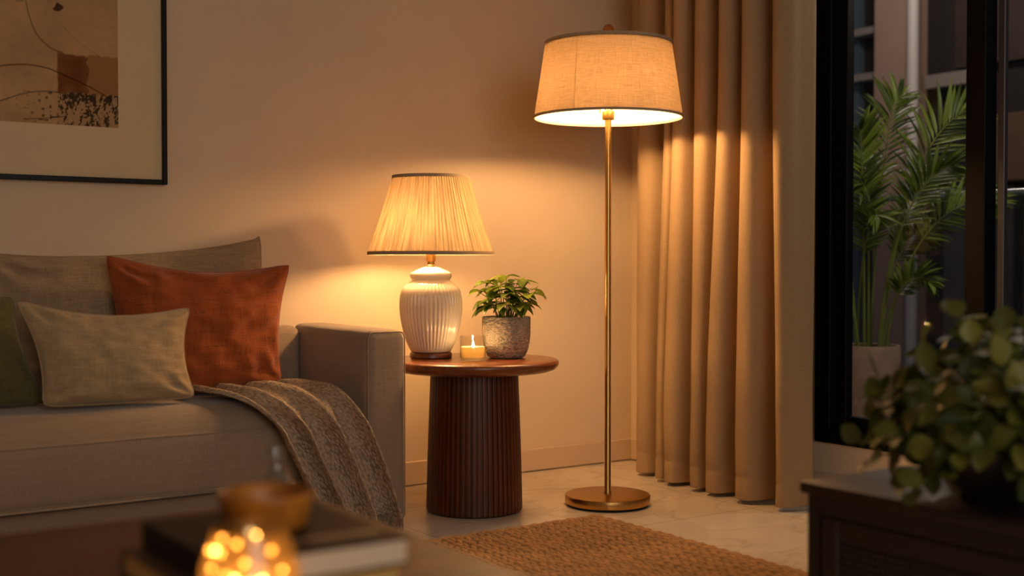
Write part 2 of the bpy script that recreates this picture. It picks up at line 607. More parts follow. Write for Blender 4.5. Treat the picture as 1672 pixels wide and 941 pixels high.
# ================================================================== CURTAIN
def curtain():
    top = [3.955, 3.729, 3.665, 3.545, 3.395, 3.270, 3.134, 2.915]
    bot = [3.955, 3.785, 3.722, 3.556, 3.463, 3.302, 3.103, 2.944]
    front = [3.345, 3.315, 3.29, 3.29, 3.275, 3.27, 3.280]
    def section(f):
        e = [a * f + b * (1 - f) for a, b in zip(top, bot)]
        pts = [(e[0] + 0.16, 3.50), (e[0] + 0.04, 3.49)]
        for i in range(7):
            wd = e[i] - e[i + 1]
            xf = front[i]
            q = wd * (0.92 + 0.08 * f)
            pts += [(e[i] + 0.006, xf + q * 0.24), (e[i] - 0.05 * wd, xf + q * 0.05), (e[i] - 0.17 * wd, xf)]
            if i < 6:
                pts += [(e[i] - 0.32 * wd, xf + q * 0.03), (e[i] - 0.42 * wd, xf + q * 0.14), (e[i] - 0.47 * wd, xf + q * 0.36),
                        (e[i] - 0.51 * wd, xf + q * 0.62), (e[i] - 0.60 * wd, xf + q * 0.80), (e[i] - 0.74 * wd, xf + q * 0.74)]
            else:
                pts += [(e[i] - 0.26 * wd, xf + 0.012), (e[i] - 0.33 * wd, xf + 0.042), (e[i] - 0.36 * wd, xf + 0.075),
                        (e[i] - 0.40 * wd, xf + 0.104), (e[i] - 0.44 * wd, xf + 0.122 + 0.012 * f), (e[i] - 0.39 * wd, xf + 0.128 + 0.012 * f)]
        return spline(pts, 7)
    zs = [0.016, 0.02, 0.05, 0.094, 0.10, 0.106] + [0.18 + 0.09 * k for k in range(29)]
    rows = []
    for z in zs:
        f = sm(0.1, 1.75, z)
        row = []
        for j, (y, x) in enumerate(section(f)):
            nz = noise.noise(Vector((y * 7, x * 7, z * 1.6)))
            nb = noise.noise(Vector((y * 16 + 9, 3.1, z * 3.5))) * (1 - sm(0, 0.9, z))
            hem = 0.0025 if 0.095 < z < 0.104 else 0
            row.append((x + 0.006 * nz + 0.008 * nb + hem, y + 0.005 * nz, z if z < 2.7 else 2.7))
        rows.append(row)
    g = Geo()
    n, c = len(rows), len(rows[0])
    uv = [(j / 60, zs[i]) for i in range(n) for j in range(c)]
    g.grid(rows, uv=uv)
    ct = thing('curtain', (3.38, 3.45, 0.012), 'full-length beige linen curtain hanging in deep folds beside the black window', 'curtain')
    m = M('curtain_linen')
    base = lin('a88d6c')
    f1 = m.noise((500, 500, 30), detail=2); f2 = m.noise((20, 20, 600), detail=2)
    ff = m.math('MULTIPLY', m.math('ADD', f1, f2), 0.5)
    colr = m.ramp(ff, [(0.35, mul(base, 0.9)), (0.65, mul(base, 1.08))])
    m.base(colr, 0.92, 0, 0.2)
    m.normal(m.bump(m.math('ADD', ff, m.math('MULTIPLY', m.noise((9, 9, 5), detail=3), 2.0)), 0.22, 0.004))
    t = m.add('ShaderNodeBsdfTranslucent')
    m.link(colr, t.inputs[0])
    mx = m.add('ShaderNodeMixShader'); mx.inputs[0].default_value = 0.10
    m.link(m.b.outputs[0], mx.inputs[1]); m.link(t.outputs[0], mx.inputs[2]); m.link(mx.outputs[0], m.out.inputs[0])
    o = g.obj('panel', m.m, ct, angle=80)
    md = o.modifiers.new('thick', 'SOLIDIFY'); md.thickness = 0.003; md.offset = 1
    # stitched side hem along the window edge
    hem = [(rows[i][-9][0] - 0.004, rows[i][-9][1], rows[i][-9][2]) for i in range(n)]
    Geo().tube(hem, 0.0022, 6).obj('side_hem', m.m, ct)
    hd = thing('curtain_rail', (3.42, 3.45, 2.70), 'slim white rail under the ceiling carrying the beige curtain', 'curtain rail')
    Geo().box((3.40, 2.6, 2.70), (3.44, 4.2, 2.75), 0.004, 1).obj('rail_channel', m_base, hd)
curtain()

# ================================================================== PICTURE
def picture():
    # outer edge of frame x=1.448 right, z=1.172 bottom; hangs on the back wall
    xr, zb, xl, zt = 1.448, 1.172, -0.02, 2.36
    p = thing('framed_picture', ((xl + xr) / 2, WY, zb), 'large black-framed abstract print in earth tones on the wall above the sofa', 'picture')
    mf = plain('black_frame', '0e0c0b', 0.45, 0, 0.25)
    fw_, y0, y1 = 0.017, WY - 0.034, WY - 0.001
    g = Geo()
    g.box((xl, y0, zb), (xl + fw_, y1, zt), 0.002, 1)
    g.box((xr - fw_, y0, zb), (xr, y1, zt), 0.002, 1)
    g.box((xl + fw_, y0, zb), (xr - fw_, y1, zb + fw_), 0.002, 1)
    g.box((xl + fw_, y0, zt - fw_), (xr - fw_, y1, zt), 0.002, 1)
    g.obj('frame', mf, p, smooth=False)
    Geo().box((xl + fw_, WY - 0.020, zb + fw_), (xr - fw_, WY - 0.012, zt - fw_)).obj('mat_board', plain('cream_mat', 'd2bd98', 0.9, var=0.02, vs=2), p, smooth=False)
    ax0, ax1, az0, az1 = 0.155, 1.280, 1.362, 2.19
    st = 0.0023
    nx, nz = int((ax1 - ax0) / st), int((az1 - az0) / st)
    xs, zs = np.linspace(ax0, ax1, nx), np.linspace(az0, az1, nz)
    X, Z = np.meshgrid(xs, zs)
    rng = np.random.default_rng(3)
    def vn(sx, sz, seed):           # smooth value noise
        r = np.random.default_rng(seed)
        a = r.random((int((az1 - az0) / sz) + 3, int((ax1 - ax0) / sx) + 3))
        u, v = (X - ax0) / sx, (Z - az0) / sz
        i, j = u.astype(int), v.astype(int)
        fu, fv = u - i, v - j
        fu, fv = fu * fu * (3 - 2 * fu), fv * fv * (3 - 2 * fv)
        return (a[j, i] * (1 - fu) + a[j, i + 1] * fu) * (1 - fv) + (a[j + 1, i] * (1 - fu) + a[j + 1, i + 1] * fu) * fv
    C = np.array(lin('b08d64'))[None, None, :] * (0.80 + 0.22 * vn(.09, .09, 1) + 0.10 * vn(.02, .02, 2) + 0.10 * vn(.006, .006, 3))[..., None]
    def lay(mask, colr, op=1.0):
        nonlocal C
        k = np.clip(mask, 0, 1)[..., None] * op
        C = C * (1 - k) + np.array(lin(colr))[None, None, :] * k
    def soft(d, e=0.002):
        return np.clip(0.5 - d / (2 * e), 0, 1)
    jit = (vn(.012, .012, 5) - 0.5) * 0.012
    # dark terracotta block and its paler neighbour
    blk = soft(np.maximum.reduce([1.078 + jit * .4 - X, X - 1.178 + jit, Z - 1.607 - jit + (X - 1.078) * 0.12, 1.468 - Z]))
    nb = soft(np.maximum.reduce([1.178 - X, X - 1.281, Z - 1.605 - jit, 1.468 - Z]))
    lay(soft(np.maximum.reduce([1.080 - X, 1.45 - Z, Z - 1.60])) * 1.0, '93693f', 0.6)
    lay(nb, '94683c', 0.75)
    lay(blk * (0.75 + 0.35 * vn(.03, .03, 7)), '6b3a1b', 0.95)
    # scratched dark band
    tex = vn(.009, .022, 8) * 0.55 + vn(.004, .006, 9) * 0.45
    band = soft(np.maximum.reduce([1.080 - X, Z - 1.472 - jit * .5]))
    lay(band, 'a98a63', 0.6)
    lay(band * np.clip((tex - 0.50 + 0.16 * np.exp(-((Z - 1.455) / .014) ** 2)) * 9, 0, 1), '271a10', 0.9)
    lay(np.clip((vn(.012, .006, 11) - 0.72) * 12, 0, 1) * soft(np.maximum(X - 1.080, Z - 1.47)) * soft(0.98 - X, .05), '3a2817', 0.8)
    # blot, upper blotches
    def blot(cx, cz, rx, rz, colr, seed):
        d = np.sqrt(((X - cx) / rx) ** 2 + ((Z - cz) / rz) ** 2) - 1 + (vn(.012, .012, seed) - .5) * 0.9
        lay(soft(d, 0.08), colr, 0.92)
    blot(1.084, 1.752, .014, .013, '3c2413', 21)
    blot(0.955, 1.800, .075, .035, '3a2213', 22)
    blot(0.55, 1.62, .10, .12, '7d4a26', 23)
    blot(0.42, 1.95, .16, .10, '8d6a45', 24)
    # fine ink lines
    def line(pts, wdt, op):
        q = np.array(spline(pts, 14))
        d = np.full(X.shape, 9.0)
        for (xa, za), (xb, zb_) in zip(q[:-1], q[1:]):
            vx, vz = xb - xa, zb_ - za
            t = np.clip(((X - xa) * vx + (Z - za) * vz) / (vx * vx + vz * vz + 1e-12), 0, 1)
            d = np.minimum(d, np.hypot(X - xa - t * vx, Z - za - t * vz))
        lay(np.clip(1.2 - d / wdt, 0, 1), '241509', op)
    line([(0.975, 1.79), (0.985, 1.73), (1.01, 1.66), (1.05, 1.62), (1.08, 1.606)], 0.0022, 0.75)
    line([(1.09, 1.70), (1.14, 1.65), (1.22, 1.60)], 0.0013, 0.4)
    line([(0.70, 1.49), (0.85, 1.53), (0.96, 1.552), (1.04, 1.548), (1.09, 1.532), (1.18, 1.497), (1.26, 1.457)], 0.0026, 0.9)
    line([(0.74, 1.36), (0.88, 1.42), (0.98, 1.46), (1.06, 1.470), (1.12, 1.462)], 0.0022, 0.85)
    line([(0.97, 1.372), (1.05, 1.382), (1.10, 1.39)], 0.0022, 0.7)
    ya = WY - 0.0215
    me = bpy.data.meshes.new('art_print')
    V = np.stack([X - p.location.x, np.full_like(X, ya - WY), Z - zb], -1).reshape(-1, 3)
    idx = np.arange(nx * nz).reshape(nz, nx)
    Fq = np.stack([idx[:-1, :-1], idx[:-1, 1:], idx[1:, 1:], idx[1:, :-1]], -1).reshape(-1, 4)
    me.from_pydata(V.tolist(), [], Fq.tolist())
    at = me.attributes.new('ink', 'FLOAT_COLOR', 'POINT')
    at.data.foreach_set('color', np.concatenate([C, np.ones(C.shape[:2] + (1,))], -1).astype(np.float32).ravel())
    me.materials.append(attr_colour('art_paper', 'ink', 0.9))
    o = bpy.data.objects.new('art_print', me)
    COL.objects.link(o)
    o.parent = p
picture()

# ================================================================== SOFA
m_sofa = woven('taupe_upholstery', '94806c', 0.14, 300, 0.4)
m_back = woven('sand_upholstery', '9c8468', 0.24, 260, 0.45)
sofa = thing('sofa', (1.0, 3.95, 0), 'taupe linen sofa with square arm against the back wall', 'sofa')
SX0, SX1, AX = -0.30, 2.072, 0.152
Geo().box((SX0 + AX, 3.70, 0.03), (SX1 - AX, 4.27, 0.172), 0.012, 2).obj('base', m_sofa, sofa)
Geo().box((SX0 + AX, 4.17, 0.172), (SX1 - AX, 4.268, 0.664), 0.03, 5).obj('back_frame', m_sofa, sofa)
for xa in (SX0, SX1 - AX):
    g = Geo().box((xa, 3.648, 0.004), (xa + AX, 4.268, 0.670), 0.034, 6)
    arm = g.obj('arm', m_sofa, sofa, angle=60)
    r = 0.02
    lp = []
    for cx, cz, a0 in ((xa + AX - r - .006, .662 - r, 0), (xa + r + .006, .662 - r, 90), (xa + r + .006, .02 + r, 180), (xa + AX - r - .006, .02 + r, 270)):
        for k in range(6):
            a = math.radians(a0 + 90 * k / 5)
            lp.append((cx + r * math.cos(a), 3.655, cz + r * math.sin(a)))
    Geo().tube(lp, 0.0026, 6, True).obj('piping', m_sofa, arm)
def seat_cushion():
    xa, xb = SX0 + AX + 0.004, SX1 - AX - 0.004
    prof = [(4.165, 0.19), (3.675, 0.186), (3.656, 0.192), (3.648, 0.22), (3.644, 0.28), (3.646, 0.34), (3.652, 0.366),
            (3.658, 0.374), (3.672, 0.395), (3.70, 0.420), (3.75, 0.440), (3.82, 0.449), (3.95, 0.453), (4.10, 0.450), (4.165, 0.43)]
    pp = spline(prof, 5)
    nx = 70
    rows = []
    for i in range(nx + 1):
        t = i / nx
        x = xa + (xb - xa) * t
        e = min(t, 1 - t) * (xb - xa)
        k = 1 - (1 - min(1, e / 0.07)) ** 2.2 * 0.13
        row = []
        for (y, z) in pp:
            nz = noise.noise(Vector((x * 4, y * 5, z * 5))) * 0.004
            zz = 0.187 + (z - 0.187) * k + nz * (1 if z > 0.2 else 0)
            row.append((x, y + (nz * 0.7 if y < 3.7 else 0) + (1 - k) * 0.03 * (1 if y < 3.75 else 0), zz))
        rows.append(row)
    g = Geo().grid(rows)
    n = len(rows[0])
    g.f.append(tuple(range(n)))
    g.f.append(tuple(nx * n + j for j in reversed(range(n))))
    c = g.obj('seat_cushion', m_sofa, sofa, angle=70)
    k1 = min(range(n), key=lambda j: abs(rows[9][j][2] - 0.371) + (0 if rows[9][j][1] < 3.7 else 9))
    k2 = min(range(n), key=lambda j: abs(rows[9][j][2] - 0.193) + (0 if rows[9][j][1] < 3.66 else 9))
    for kk, rr in ((k1, 0.0022), (k2, 0.0042)):
        Geo().tube([(rows[i][kk][0], rows[i][kk][1] - 0.001, rows[i][kk][2]) for i in range(1, nx)], rr, 6).obj('piping', m_sofa, c)
seat_cushion()

def pillow_geo(TL, TR, BR, BL, T, pinch=(0.05, 0.06, 0.05, 0.03), wr=0.008, seed=0, n=44, pw=0.42, belly=0.15, pe=1.1):
    """plump cushion between four corner points; pinch = top, right, bottom, left inward bow"""
    TL, TR, BR, BL = [Vector(p) for p in (TL, TR, BR, BL)]
    ux = ((TR - TL) + (BR - BL)).normalized()
    uz = ((TL - BL) + (TR - BR)).normalized()
    nr = ux.cross(uz).normalized()           # towards the room
    W, Hh = (TR - TL).length, (TL - BL).length
    grid_f, grid_b = [], []
    for i in range(n + 1):
        rf, rb = [], []
        for j in range(n + 1):
            s, t = 2 * j / n - 1, 2 * i / n - 1    # t: -1 bottom .. 1 top
            s = math.copysign(abs(s) ** 0.85, s); t = math.copysign(abs(t) ** 0.85, t)
            a, b = (s + 1) / 2, (t + 1) / 2
            p = (BL * (1 - a) + BR * a) * (1 - b) + (TL * (1 - a) + TR * a) * b
            et, eb = b ** 2, (1 - b) ** 2
            er, el = a ** 2, (1 - a) ** 2
            cs, ct = (1 - s * s) ** pe, (1 - t * t) ** 1.1
            p = p - uz * (Hh * pinch[0] * cs * et) + uz * (Hh * pinch[2] * cs * eb)
            p = p - ux * (W * pinch[1] * ct * er) + ux * (W * pinch[3] * ct * el)
            cr = max(0, abs(s) - 0.86) / 0.14 * max(0, abs(t) - 0.86) / 0.14
            p = p - ux * (math.copysign(0.007, s) * cr) - uz * (math.copysign(0.006, t) * cr)
            edge = (1 - s * s) * (1 - t * t)
            h = T * 0.5 * edge ** pw * (1 + belly * -t)
            # creases fan in from the corners and edges
            q = Vector((s * 2.2 + seed, t * 2.2, seed * 1.7))
            ang = math.atan2(abs(t) - 1.08, abs(s) - 1.08)
            rad_ = math.hypot(abs(t) - 1.08, abs(s) - 1.08)
            cre = math.sin(ang * 11 + 3 * noise.noise(q)) * math.exp(-((rad_ - 0.35) / 0.28) ** 2)
            nz = noise.noise(q) * 0.9 + noise.noise(q * 2.3) * 0.5
            edw = math.exp(-((1 - max(abs(s), abs(t))) / 0.16)) * math.sin((s * 9 if abs(t) > abs(s) else t * 8) + 5 * noise.noise(q * 1.2))
            dh = wr * (0.55 * cre + 0.8 * nz + 0.55 * edw) * min(1, edge * 5)
            rf.append(p + nr * (h + dh))
            rb.append(p - nr * (h + dh * 0.3))
        grid_f.append(rf); grid_b.append(rb)
    g = Geo()
    g.grid(grid_f)
    g.grid([list(reversed(r)) for r in grid_b])
    loop = [grid_f[0][j] for j in range(n)] + [grid_f[i][n] for i in range(n)] + [grid_f[n][n - j] for j in range(n)] + [grid_f[n - i][0] for i in range(n)]
    return g, loop

# back cushions belong to the sofa
for (TL, TR, BR, BL, sd) in (((0.80, 4.185, 0.945), (1.766, 4.180, 0.998), (1.80, 4.115, 0.455), (0.82, 4.115, 0.455), 3.0),
                             ((-0.16, 4.185, 0.985), (0.79, 4.185, 0.955), (0.80, 4.115, 0.455), (-0.15, 4.115, 0.455), 8.0)):
    g, lp = pillow_geo(TL, TR, BR, BL, 0.145, (0.10, 0.02, 0.0, 0.02) if sd == 3.0 else (0.06, 0.02, 0.0, 0.02), 0.028, sd, 60, 0.42, 0.2, 0.55)
    c = g.obj('back_cushion', m_back, sofa, angle=80)
    Geo().tube(lp, 0.0035, 6, True).obj('piping', m_back, c)

m_rust = woven('rust_linen', '793b17', 0.5, 230, 0.75, 1.6)
m_beige = woven('oat_linen', 'a08a69', 0.2, 260, 0.5)
m_green = woven('olive_boucle', '504c2b', 0.40, 150, 1.0, 1.6)
def cushion(name, base, corners, T, pinch, wr, seed, mat, label, group, pr, belly=0.15):
    t = thing(name, base, label, 'cushion', group)
    g, lp = pillow_geo(*corners, T, pinch, wr, seed, 64, 0.50, belly)
    c = g.obj('cover', mat, t, angle=80)
    Geo().tube(lp, pr, 6, True).obj('piping' if pr > 0.002 else 'seam', mat, t)
cushion('cushion', (1.48, 3.98, 0.452), ((1.165, 4.03, 0.925), (1.808, 4.015, 0.893), (1.754, 3.965, 0.475), (1.202, 3.965, 0.462)), 0.15,
        (0.095, 0.045, -0.01, 0.02), 0.021, 1.3, m_rust, 'large square rust-orange linen cushion leaning beside the sofa arm', 'throw cushions on the sofa', 0.0017)
cushion('cushion', (1.13, 3.86, 0.452), ((0.857, 3.885, 0.783), (1.394, 3.88, 0.752), (1.385, 3.81, 0.467), (0.915, 3.81, 0.467)), 0.145,
        (0.115, 0.055, -0.01, 0.05), 0.015, 4.1, m_beige, 'small oblong oat-beige cushion in front of the rust one', 'throw cushions on the sofa', 0.0032, 0.25)
cushion('cushion', (0.70, 3.90, 0.452), ((0.42, 3.995, 0.83), (0.868, 3.975, 0.795), (0.955, 3.92, 0.462), (0.45, 3.92, 0.462)), 0.13,
        (0.07, 0.05, 0.0, 0.05), 0.008, 6.6, m_green, 'olive green cushion at the far left edge of the sofa', 'throw cushions on the sofa', 0.0017)

# knitted throw over the seat front
def throw():
    t = thing('throw_blanket', (1.75, 3.62, 0.30), 'knitted fawn throw with fringe draped over the sofa seat by the arm', 'blanket')
    path = [(3.925, 0.462), (3.87, 0.466), (3.80, 0.463), (3.73, 0.456), (3.672, 0.428), (3.632, 0.385), (3.618, 0.31), (3.612, 0.22), (3.608, 0.12), (3.606, 0.055)]
    pp = spline(path, 10)
    n = len(pp)
    # left and right border in X along the path
    lb = spline([(1.40,), (1.405,), (1.42,), (1.45,), (1.51,), (1.552,), (1.585,), (1.625,), (1.672,), (1.70,)], 10)
    rb = spline([(1.75,), (1.80,), (1.83,), (1.85,), (1.868,), (1.888,), (1.918,), (1.952,), (1.985,), (2.0,)], 10)
    m_ = 120
    rows, uv = [], []
    for i, (y, z) in enumerate(pp):
        v = i / (n - 1)
        row = []
        for j in range(m_ + 1):
            u = j / m_
            x = lb[i][0] * (1 - u) + rb[i][0] * u
            hang = sm(0.25, 0.62, v)
            ph = u * 3.6 * 2 * PI + 0.5 * math.sin(v * 3) + 0.9 * math.sin(u * 5.3)
            fold = (0.5 + 0.5 * math.sin(ph)) ** 1.35
            amp = 0.030 + 0.055 * hang
            nz = noise.noise(Vector((x * 9, v * 3, 2.2)))
            off = amp * fold + 0.008 * nz + 0.004
            yy = y - off * (0.25 + 0.75 * sm(0.28, 0.5, v))
            zz = z + off * (1 - sm(0.25, 0.55, v)) * 0.9
            x2 = x + 0.014 * math.cos(ph) * hang
            if v > 0.93:
                zz += 0.010 * math.sin(u * 9) * (v - 0.93) / 0.07
            # lower right hem dips
            zz -= 0.030 * sm(0.6, 1, v) * (u - 0.55)
            row.append((x2, yy, zz))
            uv.append((u * 0.62, v * 0.98))
        rows.append(row)
    g = Geo().grid(rows, uv=uv)
    m = M('fawn_knit')
    co = m.coords((1, 1, 1), 'UV')
    vo = m.add('ShaderNodeTexVoronoi', feature='F1')
    vo.inputs['Scale'].default_value = 1.0
    vo.inputs['Randomness'].default_value = 0.85
    mp = m.coords((120, 62, 1), 'UV')
    m.link(mp, vo.inputs['Vector'])
    ds = m.math('SUBTRACT', 1.0, vo.outputs['Distance'])
    fz = m.noise((420, 420, 1), 'UV', detail=3)
    h = m.math('ADD', m.math('MULTIPLY', ds, 0.75), m.math('MULTIPLY', fz, 0.25))
    c = lin('bda78f')
    m.base(m.ramp(h, [(0.30, mul(c, 0.62)), (0.55, c), (0.85, mul(c, 1.2))]), 0.95, 0, 0.15)
    m.normal(m.bump(h, 0.85, 0.010))
    o = g.obj('knit_cloth', m.m, t, angle=80)
    md = o.modifiers.new('thick', 'SOLIDIFY'); md.thickness = 0.006; md.offset = 0
    fg = Geo()
    random.seed(2)
    for j in range(0, m_ + 1, 2):
        p = Vector(rows[-1][j])
        L = min(random.uniform(0.03, 0.045), p.z - 0.006)
        a = Vector((random.uniform(-.006, .006), random.uniform(-.004, .002), 0))
        fg.tube([p + Vector((0, 0, .004)), p + a * 0.5 - Vector((0, 0, L * .5)), p + a - Vector((0, 0, L))], [.0028, .0024, .0014], 5)
    fg.obj('fringe', plain('fawn_yarn', '9a7f66', 0.95), t)
throw()

# ================================================================== SIDE TABLE
TC = (2.400, 3.733)
TZ = 0.548
m_walnut = wood('walnut_top', '5e2c12', '8d4c22', (3, 26, 26), 0.30, 0.05, 0.25)
m_ped = wood('walnut_slats', '461f0e', '622e16', (40, 40, 2.2), 0.42, 0.05)
st = thing('side_table', (TC[0], TC[1], 0), 'round walnut side table on a fluted drum base beside the sofa arm', 'table')
R0 = 0.307
Geo().lathe([(0, TZ - 0.042), (0.20, TZ - 0.042), (R0 - 0.035, TZ - 0.041), (R0 - 0.014, TZ - 0.034), (R0 - 0.004, TZ - 0.024), (R0, TZ - 0.013), (R0 - 0.002, TZ - 0.005), (R0 - 0.008, TZ), (0.15, TZ), (0, TZ)], (*TC, 0), 128).obj('tabletop', m_walnut, st, angle=50)
NS = 54
def slat(th, k, r):
    if r < 0.14:
        return r
    fq = (th * NS / (2 * PI)) % 1.0
    d = abs(fq - 0.5) * 2
    return r - (0.0065 if d > 0.80 else 0.0018 * d * d)
prof = [(0.0, 0.004), (0.13, 0.004), (0.172, 0.004)] + [(0.1745 - 0.0155 * (k / 10) ** 1.3, 0.008 + 0.498 * k / 10) for k in range(11)] + [(0.10, 0.506)]
Geo().lathe(prof, (*TC, 0), NS * 12, slat).obj('fluted_base', m_ped, st, angle=25)
Geo().lathe([(0, 0), (0.165, 0), (0.165, 0.006), (0, 0.006)], (*TC, 0), 64).obj('plinth', plain('black_plinth', '0e0a08', 0.6), st)

# ================================================================== TABLE LAMP
LC = (2.300, 3.872)
tl = thing('table_lamp', (LC[0], LC[1], TZ), 'ribbed cream ceramic table lamp with a pleated shade, lit', 'lamp')
m_brass = plain('aged_brass', 'b98a45', 0.28, 1.0)
m_trim = plain('taupe_trim', 'a08c74', 0.85)
m_foot = wood('lamp_foot_wood', '4f2511', '7a3f1e', (8, 30, 30), 0.35)
Geo().lathe([(0, 0), (0.074, 0), (0.078, 0.004), (0.078, 0.016), (0.074, 0.022), (0.0, 0.022)], (*LC, TZ), 64).obj('foot', m_foot, tl)
def ceramic():
    m = M('cream_glazed_ceramic')
    f = m.noise((5, 5, 5), detail=3)
    c = lin('d9c7b0')
    m.base(m.ramp(f, [(0.3, mul(c, 0.93)), (0.7, mul(c, 1.03))]), 0.16, 0, 0.5)
    m.b.inputs['Coat Weight'].default_value = 0.4
    m.b.inputs['Coat Roughness'].default_value = 0.05
    return m.m
body = spline([(0.064, 0.022), (0.0735, 0.026), (0.085, 0.050), (0.0955, 0.080), (0.1065, 0.122), (0.1125, 0.160), (0.1145, 0.195), (0.1125, 0.226), (0.1055, 0.250), (0.092, 0.267), (0.076, 0.279), (0.069, 0.285)], 6)
def rib(th, k, r):
    z = body[k][1]
    f = sm(0.024, 0.06, z) * (1 - sm(0.262, 0.284, z))
    return r - 0.0046 * f * (1 - abs(math.sin(th * 23))) ** 1.0 + 0.001 * f
Geo().lathe([tuple(b) for b in body], (*LC, TZ), 46 * 10, rib).obj('body', ceramic(), tl, angle=180)
neck = spline([(0.069, 0.284), (0.071, 0.289), (0.0760, 0.297), (0.0765, 0.306), (0.073, 0.313), (0.066, 0.317), (0.050, 0.324), (0.028, 0.333), (0.012, 0.335)], 5)
Geo().lathe([tuple(b) for b in neck], (*LC, TZ), 96).obj('neck', bpy.data.materials['cream_glazed_ceramic'], tl, angle=80)
Geo().lathe([(0.010, 0.330), (0.017, 0.333), (0.017, 0.339), (0.013, 0.343), (0.013, 0.354), (0.0175, 0.356), (0.0175, 0.392), (0.012, 0.396), (0, 0.396)], (*LC, TZ), 32).obj('socket', m_brass, tl)
Z0, Z1, RB, RT = 0.382, 0.664, 0.2290, 0.1385
def pleat(th, k, r):
    return r + 0.0016 * math.sin(th * 96) + 0.0006 * math.sin(th * 41)
sh = Geo().lathe([(RB + (RT - RB) * k / 14 + 0.003 * math.sin(PI * k / 14) * -1, Z0 + (Z1 - Z0) * k / 14) for k in range(15)], (*LC, TZ), 96 * 8, pleat).obj(
    'lamp_shade', lampshade('pleated_silk', 0.40, lin('c9ad86'), (0.235, 0.158, 0.088), 'pleat'), tl, angle=180)
def band(g, r, z, h, c, seg=96):
    g.lathe([(r - 0.0025, z), (r + 0.003, z), (r + 0.0035, z + h * .5), (r + 0.003, z + h), (r - 0.0025, z + h), (r - 0.0025, z)], c, seg)
    return g
band(Geo(), RB, Z0 - 0.004, 0.013, (*LC, TZ)).obj('lower_trim', m_trim, sh)
band(Geo(), RT, Z1 - 0.008, 0.012, (*LC, TZ)).obj('upper_trim', m_trim, sh)
def spider(c, z, r, mat, par):
    g = Geo()
    for k in range(3):
        a = 2 * PI * k / 3 + 0.5
        g.tube([(c[0], c[1], z), (c[0] + r * math.cos(a), c[1] + r * math.sin(a), z)], 0.0018, 6)
    return g.obj('shade_spider', mat, par)
spider(LC, TZ + Z1 - 0.006, RT, m_brass, sh)
Geo().lathe([(0.0025, 0.394), (0.0025, 0.664)], (LC[0], LC[1] + 0.045, TZ), 8, close=True).obj('harp', m_brass, tl)
Geo().lathe([(0, Z1 - 0.004), (0.006, Z1 - 0.004), (0.006, Z1 + 0.004), (0.0045, Z1 + 0.008), (0.002, Z1 + 0.011), (0, Z1 + 0.011)], (*LC, TZ), 20).obj('finial', m_brass, tl)
def bulb(c, z, par, strength, r=0.042):
    Geo().lathe([(0, z - r)] + [(r * math.cos(a), z + r * math.sin(a)) for a in [math.radians(-75 + 15 * k) for k in range(11)]] + [(0, z + r)], (c[0], c[1], 0), 16).obj(
        'bulb', emitter('warm_bulb', WARM, strength), par, angle=180)
tbp = Vector((LC[0], LC[1], 0)) - Rv * 0.022 - Fv * 0.02
bulb(tbp, TZ + 0.455, tl, TABLE_BULB)
m_diff = lampshade('shade_diffuser', 0.30, lin('d8c8ae'), (0.30, 0.24, 0.17), 'linen')  # for unseen discs added to hold back light rising from both shades
Geo().lathe([(0.02, TZ + Z1 - 0.012), (RT - 0.003, TZ + Z1 - 0.012)], (*LC, 0), 64).obj('top_diffuser', m_diff, sh)

# ================================================================== CANDLE
CC = (2.352, 3.668)
cd = thing('glass_candle', (CC[0], CC[1], TZ), 'lit candle in a clear glass tumbler on the round side table', 'candle')
m_cg = clear_glass('candle_glass', (0.97, 0.96, 0.94), 1.0, 0.02, 1.5)
Geo().lathe([(0, 0.001), (0.040, 0.001), (0.0445, 0.005), (0.046, 0.012), (0.0462, 0.088), (0.0450, 0.0895), (0.0438, 0.088), (0.0435, 0.016), (0.040, 0.011), (0, 0.010)], (*CC, TZ), 64).obj('tumbler', m_cg, cd, angle=60)
def wax():
    m = M('honey_wax')
    c = lin('f3dfa8')
    m.base(c, 0.5, 0, 0.4)
    t = m.add('ShaderNodeBsdfTranslucent'); t.inputs[0].default_value = (0.95, 0.78, 0.42, 1)
    mx = m.add('ShaderNodeMixShader'); mx.inputs[0].default_value = 0.6
    m.link(m.b.outputs[0], mx.inputs[1]); m.link(t.outputs[0], mx.inputs[2]); m.link(mx.outputs[0], m.out.inputs[0])
    m.normal(m.bump(m.noise((150, 150, 150), detail=3), 0.6, 0.003))
    return m.m
m_wax = wax()
Geo().lathe([(0, 0.012), (0.040, 0.012), (0.0425, 0.016), (0.0425, 0.049), (0.0405, 0.051), (0.0375, 0.048), (0.034, 0.034), (0.024, 0.027), (0, 0.026)], (*CC, TZ), 48).obj('wax', m_wax, cd)
Geo().tube([(CC[0], CC[1], TZ + 0.025), (CC[0] + 0.001, CC[1], TZ + 0.045)], 0.0011, 6).obj('wick', plain('wick', '1c130d', 0.9), cd)
m_flame = emitter('candle_flame', (1.0, 0.66, 0.30), 420.0)
def flame(c, z, par, s=1.0, mat=None):
    Geo().lathe([(0, z), (0.0028 * s, z + 0.003 * s), (0.0042 * s, z + 0.008 * s), (0.0036 * s, z + 0.014 * s), (0.0017 * s, z + 0.021 * s), (0, z + 0.027 * s)], (c[0], c[1], 0), 14).obj('flame', mat or m_flame, par, angle=180)
flame((CC[0] + 0.001, CC[1]), TZ + 0.043, cd, 1.1)

